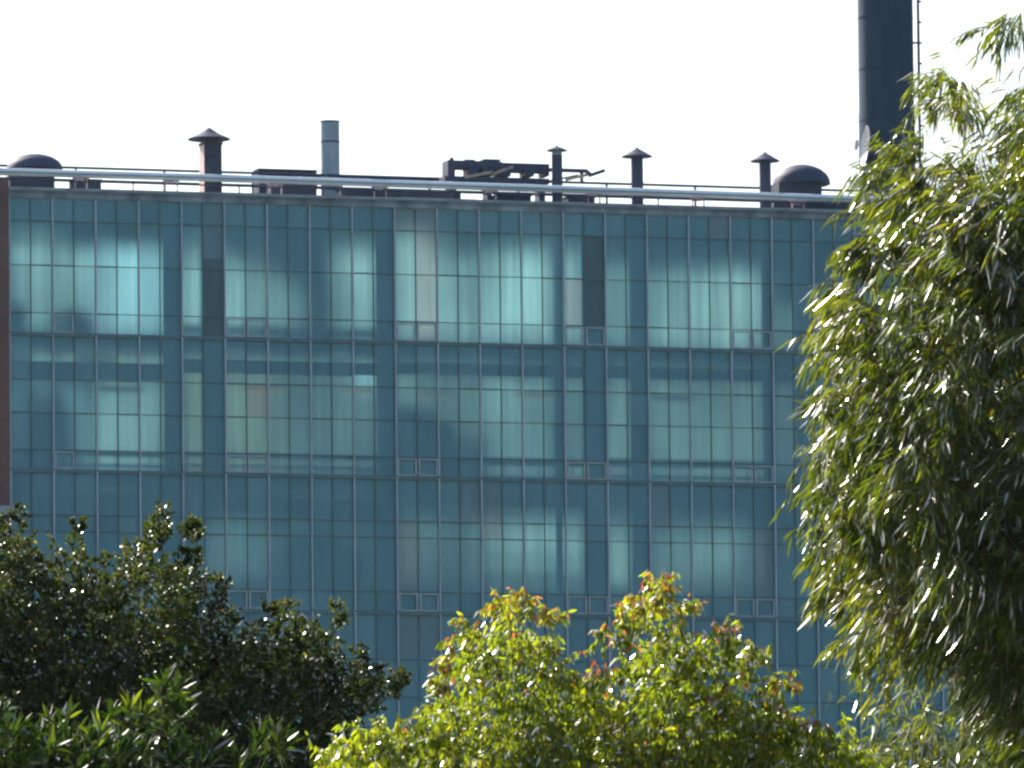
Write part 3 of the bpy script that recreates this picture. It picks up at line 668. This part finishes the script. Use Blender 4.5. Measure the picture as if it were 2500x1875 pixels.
def tree(name, label, cat, poly, dist, base_px, trunk_r, crotch_z, n_cl, thick, clump_r, n_tw, twig_len, n_lf, Lr, Wr, mats, style, tone_fn=None, young=None, bark='bark', holes=(), bend=.12, gap_below=.55, seeds=(), inset=12, seed_scale=.45, seed_lit_tone=0.):
    """crown: clumps spread through the volume of an outline, each clump a spray of twigs, each twig with leaves"""
    cand = poly_sample(poly, n_cl * 6); keep = []
    dd = poly_dist(poly, cand)
    k_ = dd > inset * rng.uniform(.55, 1.1, len(dd)); cand = cand[k_]; dd = dd[k_]
    for hx, hy, hr in holes:
        k_ = np.hypot(cand[:, 0] - hx, cand[:, 1] - hy) > hr; cand, dd = cand[k_], dd[k_]
    below = cand[:, 1] > 1960; k_ = ~below | (rng.random(len(cand)) < gap_below); cand, dd = cand[k_][:n_cl], dd[k_][:n_cl]
    if len(seeds): cand = np.concatenate([np.array(seeds, float), cand]); dd = np.concatenate([np.full(len(seeds), 14.), dd])
    scl = np.ones(len(cand)); scl[:len(seeds)] = seed_scale
    half = np.minimum(thick, .10 + thick * np.sqrt(np.minimum(dd, 260) / 260))
    yy = dist + rng.uniform(-1, 1, len(cand)) * half
    C = CAM + rays(cand) * yy[:, None]
    bx = at(base_px, 1875, dist)[0]
    root = thing(name, (bx, dist, 0), label, cat)
    # trunk and limbs
    mb = MB(); cz = crotch_z
    mb.tube([(bx, dist, -.1), (bx + .03, dist, .4), (bx - .04, dist + .05, cz * .5), (bx + .02, dist, cz), (bx + .05, dist, cz + 1.2)], [trunk_r * 1.4, trunk_r, trunk_r * .85, trunk_r * .72, trunk_r * .35], 14)
    mb.build('trunk', M[bark], root, True)
    nl = min(len(C), 150); idx = rng.choice(len(C), nl, replace=False)
    E_ = C[idx]; S0 = np.array([bx, dist, cz]) + np.stack([rng.normal(0, .05, nl), rng.normal(0, .05, nl), rng.uniform(-.3, .9, nl)], 1)
    lt = np.linspace(0, 1, 8)[None, :, None]; ctl = S0 * .45 + E_ * .55; ctl[:, 2] = S0[:, 2] * .35 + E_[:, 2] * .65; ctl[:, :2] = S0[:, :2] * .62 + E_[:, :2] * .38
    sg = S0[:, None] * (1 - lt) ** 2 + 2 * ctl[:, None] * lt * (1 - lt) + E_[:, None] * lt ** 2
    sg[:, 1:-1] += rng.normal(0, .03, (nl, 6, 3))
    rr_ = np.repeat((trunk_r * .20 * (1 - np.linspace(0, 1, 8) * .88))[None], nl, 0) * rng.uniform(.4, 1.0, (nl, 1))
    twig_mesh('branch', sg, rr_, root, M[bark], 5)
    # twigs
    nT = len(C) * n_tw; c0 = np.repeat(C, n_tw, 0); cp = np.repeat(cand, n_tw, 0); cd_ = np.repeat(dd, n_tw)
    scT = np.repeat(scl, n_tw)
    v = nrm(rng.normal(size=(nT, 3)) + 1e-6); s0 = c0 + v * clump_r * scT[:, None] * rng.uniform(.1, 1, (nT, 1)) ** .6 * np.array([[1, 1, .85]])
    cb = np.repeat(rng.normal(0, style.get('clump', .2), (len(C), 3)), n_tw, 0)
    d0 = nrm(v * style.get('spread', .8) + style['dir'](nT) + cb + rng.normal(0, .2, (nT, 3))); ln = twig_len * rng.uniform(.6, 1.25, nT) * (.4 + .6 * scT)
    nk = 5; tw = np.zeros((nT, nk, 3)); tw[:, 0] = s0; d = d0.copy()
    for j in range(1, nk):
        tw[:, j] = tw[:, j - 1] + d * (ln / (nk - 1))[:, None]; d = nrm(d + np.array([0, 0, -1.0]) * style['sag'] + rng.normal(0, .08, (nT, 3)))
    twig_mesh('twig', tw, style['tr'], root, M['twig'])
    # leaves
    nL = nT * n_lf; ti = np.repeat(np.arange(nT), n_lf); s_ = np.tile((np.arange(n_lf) + .5) / n_lf, nT) + rng.uniform(-.3, .3, nL) / n_lf
    s_ = np.clip(style['from'] + (1 - style['from']) * s_, 0, .999); f = s_ * (nk - 1); j = f.astype(int); fr = (f - j)[:, None]
    P = tw[ti, j] * (1 - fr) + tw[ti, j + 1] * fr; td = nrm(tw[ti, j + 1] - tw[ti, j])
    A = style['leaf'](nL, td); L = rng.uniform(*Lr, nL) * np.repeat(rng.uniform(.85, 1.12, nT), n_lf); W = rng.uniform(*Wr, nL)
    tone = np.clip(np.repeat(rng.normal(.45, .13, nT), n_lf) + np.repeat(np.repeat(rng.normal(0, .15, len(C)), n_tw), n_lf) + rng.normal(0, .12, nL) + np.repeat(np.where(scT < 1, seed_lit_tone, 0), n_lf), 0, 1)
    if young is not None:
        fr_y = young(np.repeat(cp, n_lf, 0), np.repeat(cd_, n_lf), P, s_, np.repeat(tw[:, -1, 2] - c0[:, 2], n_lf)); yk = rng.random(nL) < fr_y
        leaves('young_leaf', mats[1], root, P[yk], A[yk], L[yk] * .8, W[yk] * .8, tone[yk], bend); P, A, L, W, tone = P[~yk], A[~yk], L[~yk], W[~yk], tone[~yk]
    leaves('crown', mats[0], root, P, A, L, W, tone, bend, style.get('prof', (.12, 1.0, .8)))
    return root

def cst(*v): return lambda n: np.tile(np.array(v, float), (n, 1))
def lf(k_tw, k_dir, k_rand): return lambda n, td: nrm(td * k_tw + np.array(k_dir)[None] + rng.normal(0, k_rand, (n, 3)))

M['leaf_dark'] = leaf_mat('dark_glossy_leaf', [(0, (.014, .026, .007)), (.5, (.031, .049, .010)), (.85, (.060, .074, .013)), (1, (.13, .12, .02))], .42, .36, .26)
M['leaf_tip'] = leaf_mat('bronze_young_leaf', [(0, (.07, .06, .02)), (.5, (.13, .09, .035)), (1, (.17, .14, .03))], .45, .6, .28)
M['leaf_strap'] = leaf_mat('strap_leaf', [(0, (.010, .022, .006)), (.58, (.021, .043, .008)), (.82, (.042, .072, .010)), (1, (.12, .16, .018))], .42, .24, .30)
M['leaf_bright'] = leaf_mat('bright_green_leaf', [(0, (.06, .09, .007)), (.5, (.145, .19, .011)), (1, (.25, .25, .018))], .66, .42, .28)
M['leaf_red'] = leaf_mat('red_new_leaf', [(0, (.32, .07, .035)), (.5, (.36, .15, .05)), (1, (.32, .22, .05))], .5, .6, .3, (1.1, .9, .6))
M['leaf_gum'] = leaf_mat('gum_leaf', [(0, (.032, .050, .008)), (.5, (.078, .102, .012)), (1, (.165, .16, .022))], .60, .48, .28, (1.15, 1.15, .35))

# dark small-leaved tree on the left
PL = [(-260, 1348), (-60, 1268), (20, 1258), (75, 1303), (105, 1358), (118, 1418), (135, 1318), (165, 1298), (210, 1303), (245, 1343), (290, 1363), (330, 1333), (360, 1318), (392, 1343), (440, 1358), (475, 1373), (500, 1418), (540, 1468), (580, 1508), (630, 1508), (700, 1498), (760, 1508), (830, 1503), (845, 1578), (885, 1605), (920, 1640), (985, 1670), (965, 1735), (900, 1775), (870, 1850), (980, 2100), (900, 2600), (600, 2900), (100, 2950), (-300, 2600), (-420, 1900)]
tree('dark_tree', 'dark small-leaved glossy tree at the lower left, in front of the glass', 'tree', PL, 84.0, 260, .17, 2.6, 1350, 1.5, .13, 11, .14, 17, (.030, .050), (.017, .026),
     (M['leaf_dark'], M['leaf_tip']), dict(dir=cst(-.05, 0, .35), sag=.02, tr=.003, **{'from': .1}, leaf=lf(.5, (0, 0, .15), .65), prof=(.3, 1.0, .85), clump=.3),
     young=lambda cp, cd, P, s, dz: np.where((cd < 70) & (s > .55) & (dz > .05), .22, .012), inset=48,
     seeds=[(386, 1258), (382, 1280), (376, 1300), (370, 1318), (392, 1325), (477, 1298), (474, 1322), (471, 1345), (470, 1365), (548, 1425), (535, 1450), (30, 1252), (185, 1292), (815, 1500), (700, 1492), (650, 1500), (878, 1605), (900, 1625), (975, 1672), (950, 1680)], gap_below=.4)
# strap-leaved shrub in front of it
PS = [(-200, 1660), (40, 1680), (120, 1730), (200, 1700), (300, 1690), (360, 1660), (430, 1650), (460, 1740), (500, 1800), (570, 1850), (620, 1770), (680, 1750), (720, 1830), (730, 1900), (760, 2100), (650, 2500), (200, 2600), (-250, 2300)]
tree('strap_leaf_shrub', 'shrub of long upright strap leaves at the bottom left corner', 'shrub', PS, 76.0, 240, .10, 3.6, 130, .8, .17, 5, .18, 11, (.12, .21), (.020, .032),
     (M['leaf_strap'], None), dict(dir=cst(.12, 0, .7), sag=-.02, tr=.005, **{'from': .3}, leaf=lf(.5, (.10, 0, .45), .45), clump=.4), inset=105, seed_scale=.5,
     seeds=[(385, 1700), (400, 1725), (330, 1770), (290, 1790), (500, 1850), (655, 1810), (640, 1845), (165, 1770)], gap_below=.5, seed_lit_tone=.24)  # seed clumps look sunlit through a lighter leaf colour
# bright green tree with red tips
PC = [(745, 1885), (800, 1800), (860, 1770), (920, 1755), (965, 1745), (1017, 1749), (1040, 1699), (1088, 1644), (1130, 1579), (1145, 1524), (1195, 1504), (1235, 1479), (1290, 1474), (1330, 1509), (1370, 1554), (1440, 1640), (1470, 1559), (1520, 1519), (1560, 1499), (1590, 1474), (1612, 1429), (1645, 1459), (1685, 1489), (1700, 1544), (1740, 1559), (1790, 1552), (1835, 1589), (1850, 1644), (1865, 1684), (1900, 1659), (1935, 1679), (1950, 1739), (2000, 1764), (2040, 1784), (2095, 1764), (2110, 1800), (2130, 1880), (2180, 2150), (2000, 2650), (1600, 2950), (1200, 2850), (805, 2385)]
tree('red_tipped_tree', 'bright green leafy tree with red new tips at the bottom centre', 'tree', PC, 80.0, 1420, .15, 2.7, 760, 1.35, .13, 9, .20, 13, (.050, .086), (.017, .027),
     (M['leaf_bright'], M['leaf_red']), dict(dir=cst(-.05, 0, .35), sag=.10, tr=.0035, **{'from': .1}, leaf=lf(.3, (-.10, 0, -.75), .38), clump=.3),
     young=lambda cp, cd, P, s, dz: np.where((cd < 58) & (cp[:, 1] < 1800), np.where(s > .4, .45, .10), .015) * np.where(dz > -.03, 1, .3), holes=((1290, 1665, 52), (1530, 1655, 46), (1215, 1775, 36), (1585, 1570, 38), (1440, 1575, 55)), gap_below=.45, inset=55,
     seeds=[(1255, 1470), (1230, 1478), (1290, 1472), (1345, 1515), (1150, 1530), (1120, 1590), (1092, 1650), (1090, 1690), (1612, 1428), (1620, 1445), (1640, 1460), (1600, 1460), (1665, 1480), (1560, 1485), (1525, 1505), (1755, 1555), (1785, 1558), (1840, 1600), (1905, 1665), (1915, 1680), (2000, 1770), (1010, 1790), (1480, 1550)])
# drooping gum on the right
PG = [(2795, 20), (2635, 10), (2575, 60), (2535, 110), (2495, 160), (2435, 210), (2410, 260), (2435, 330), (2395, 375), (2305, 390), (2245, 395), (2165, 410), (2195, 470), (2170, 530), (2178, 580), (2118, 610), (2068, 640), (2088, 700), (2063, 740), (2053, 800), (2023, 840), (1988, 880), (2008, 940), (2023, 990), (1993, 1060), (1978, 1130), (1993, 1200), (2023, 1280), (2028, 1350), (2063, 1420), (2068, 1500), (2093, 1580), (2118, 1640), (2158, 1690), (2258, 1680), (2308, 1640), (2400, 1690), (2450, 1900), (2600, 2000), (2900, 1700), (2950, 800)]
tree('drooping_gum_tree', 'tall tree with long narrow drooping olive leaves filling the right side', 'tree', PG, 78.0, 2760, .24, 6.2, 640, 1.7, .15, 10, .36, 12, (.10, .19), (.012, .020),
     (M['leaf_gum'], None), dict(dir=cst(-.25, 0, .15), sag=.26, tr=.004, **{'from': .08}, leaf=lf(.6, (-.22, -.05, -.75), .26), prof=(.25, 1.0, .7), clump=.45, spread=.7), bark='bark_pale', bend=.16, inset=85, seed_scale=.5,
     seeds=[(2300, 190), (2310, 225), (2340, 260), (2305, 290), (2440, 70), (2480, 40), (2235, 390), (2160, 425), (2173, 600), (2113, 640), (2093, 660), (2063, 730), (2038, 800), (2018, 870), (2000, 1000), (2010, 1110), (2015, 1270), (2045, 1370), (2085, 1560), (2133, 600), (2063, 690), (2043, 950), (2015, 1190), (2065, 1450), (2128, 520), (2250, 420), (2228, 450), (2208, 500), (2258, 480), (2280, 420), (2178, 560), (2330, 400), (2148, 620)])
# sparse low branches showing under the gum
PB = [(2150, 1720), (2260, 1700), (2330, 1740), (2440, 1720), (2560, 1780), (2560, 2200), (2300, 2350), (2100, 2250), (2080, 1900)]
tree('sparse_sapling', 'thin leafy sapling under the drooping tree at the bottom right corner', 'tree', PB, 81.5, 2330, .07, 3.0, 150, .7, .16, 4, .36, 8, (.09, .15), (.014, .022),
     (M['leaf_gum'], None), dict(dir=cst(-.2, 0, .2), sag=.16, tr=.004, **{'from': .12}, leaf=lf(.35, (-.2, 0, -.6), .36)))

# ------------------------------------------------------------------ the air
m, t, out = nodes('haze_air'); pv = t.nodes.new('ShaderNodeVolumePrincipled'); pv.inputs['Color'].default_value = (.55, .86, 1.0, 1); pv.inputs['Density'].default_value = .00003; pv.inputs['Anisotropy'].default_value = .35
t.links.new(pv.outputs[0], out.inputs['Volume'])
mb = MB(); mb.hexa([(-1450, -350, -1), (1450, -350, -1), (1450, 2450, -1), (-1450, 2450, -1), (-1450, -350, 92), (1450, -350, 92), (1450, 2450, 92), (-1450, 2450, 92)])
tag(mb.build('haze', m), 'thin bluish haze in the air before the building', kind='stuff')
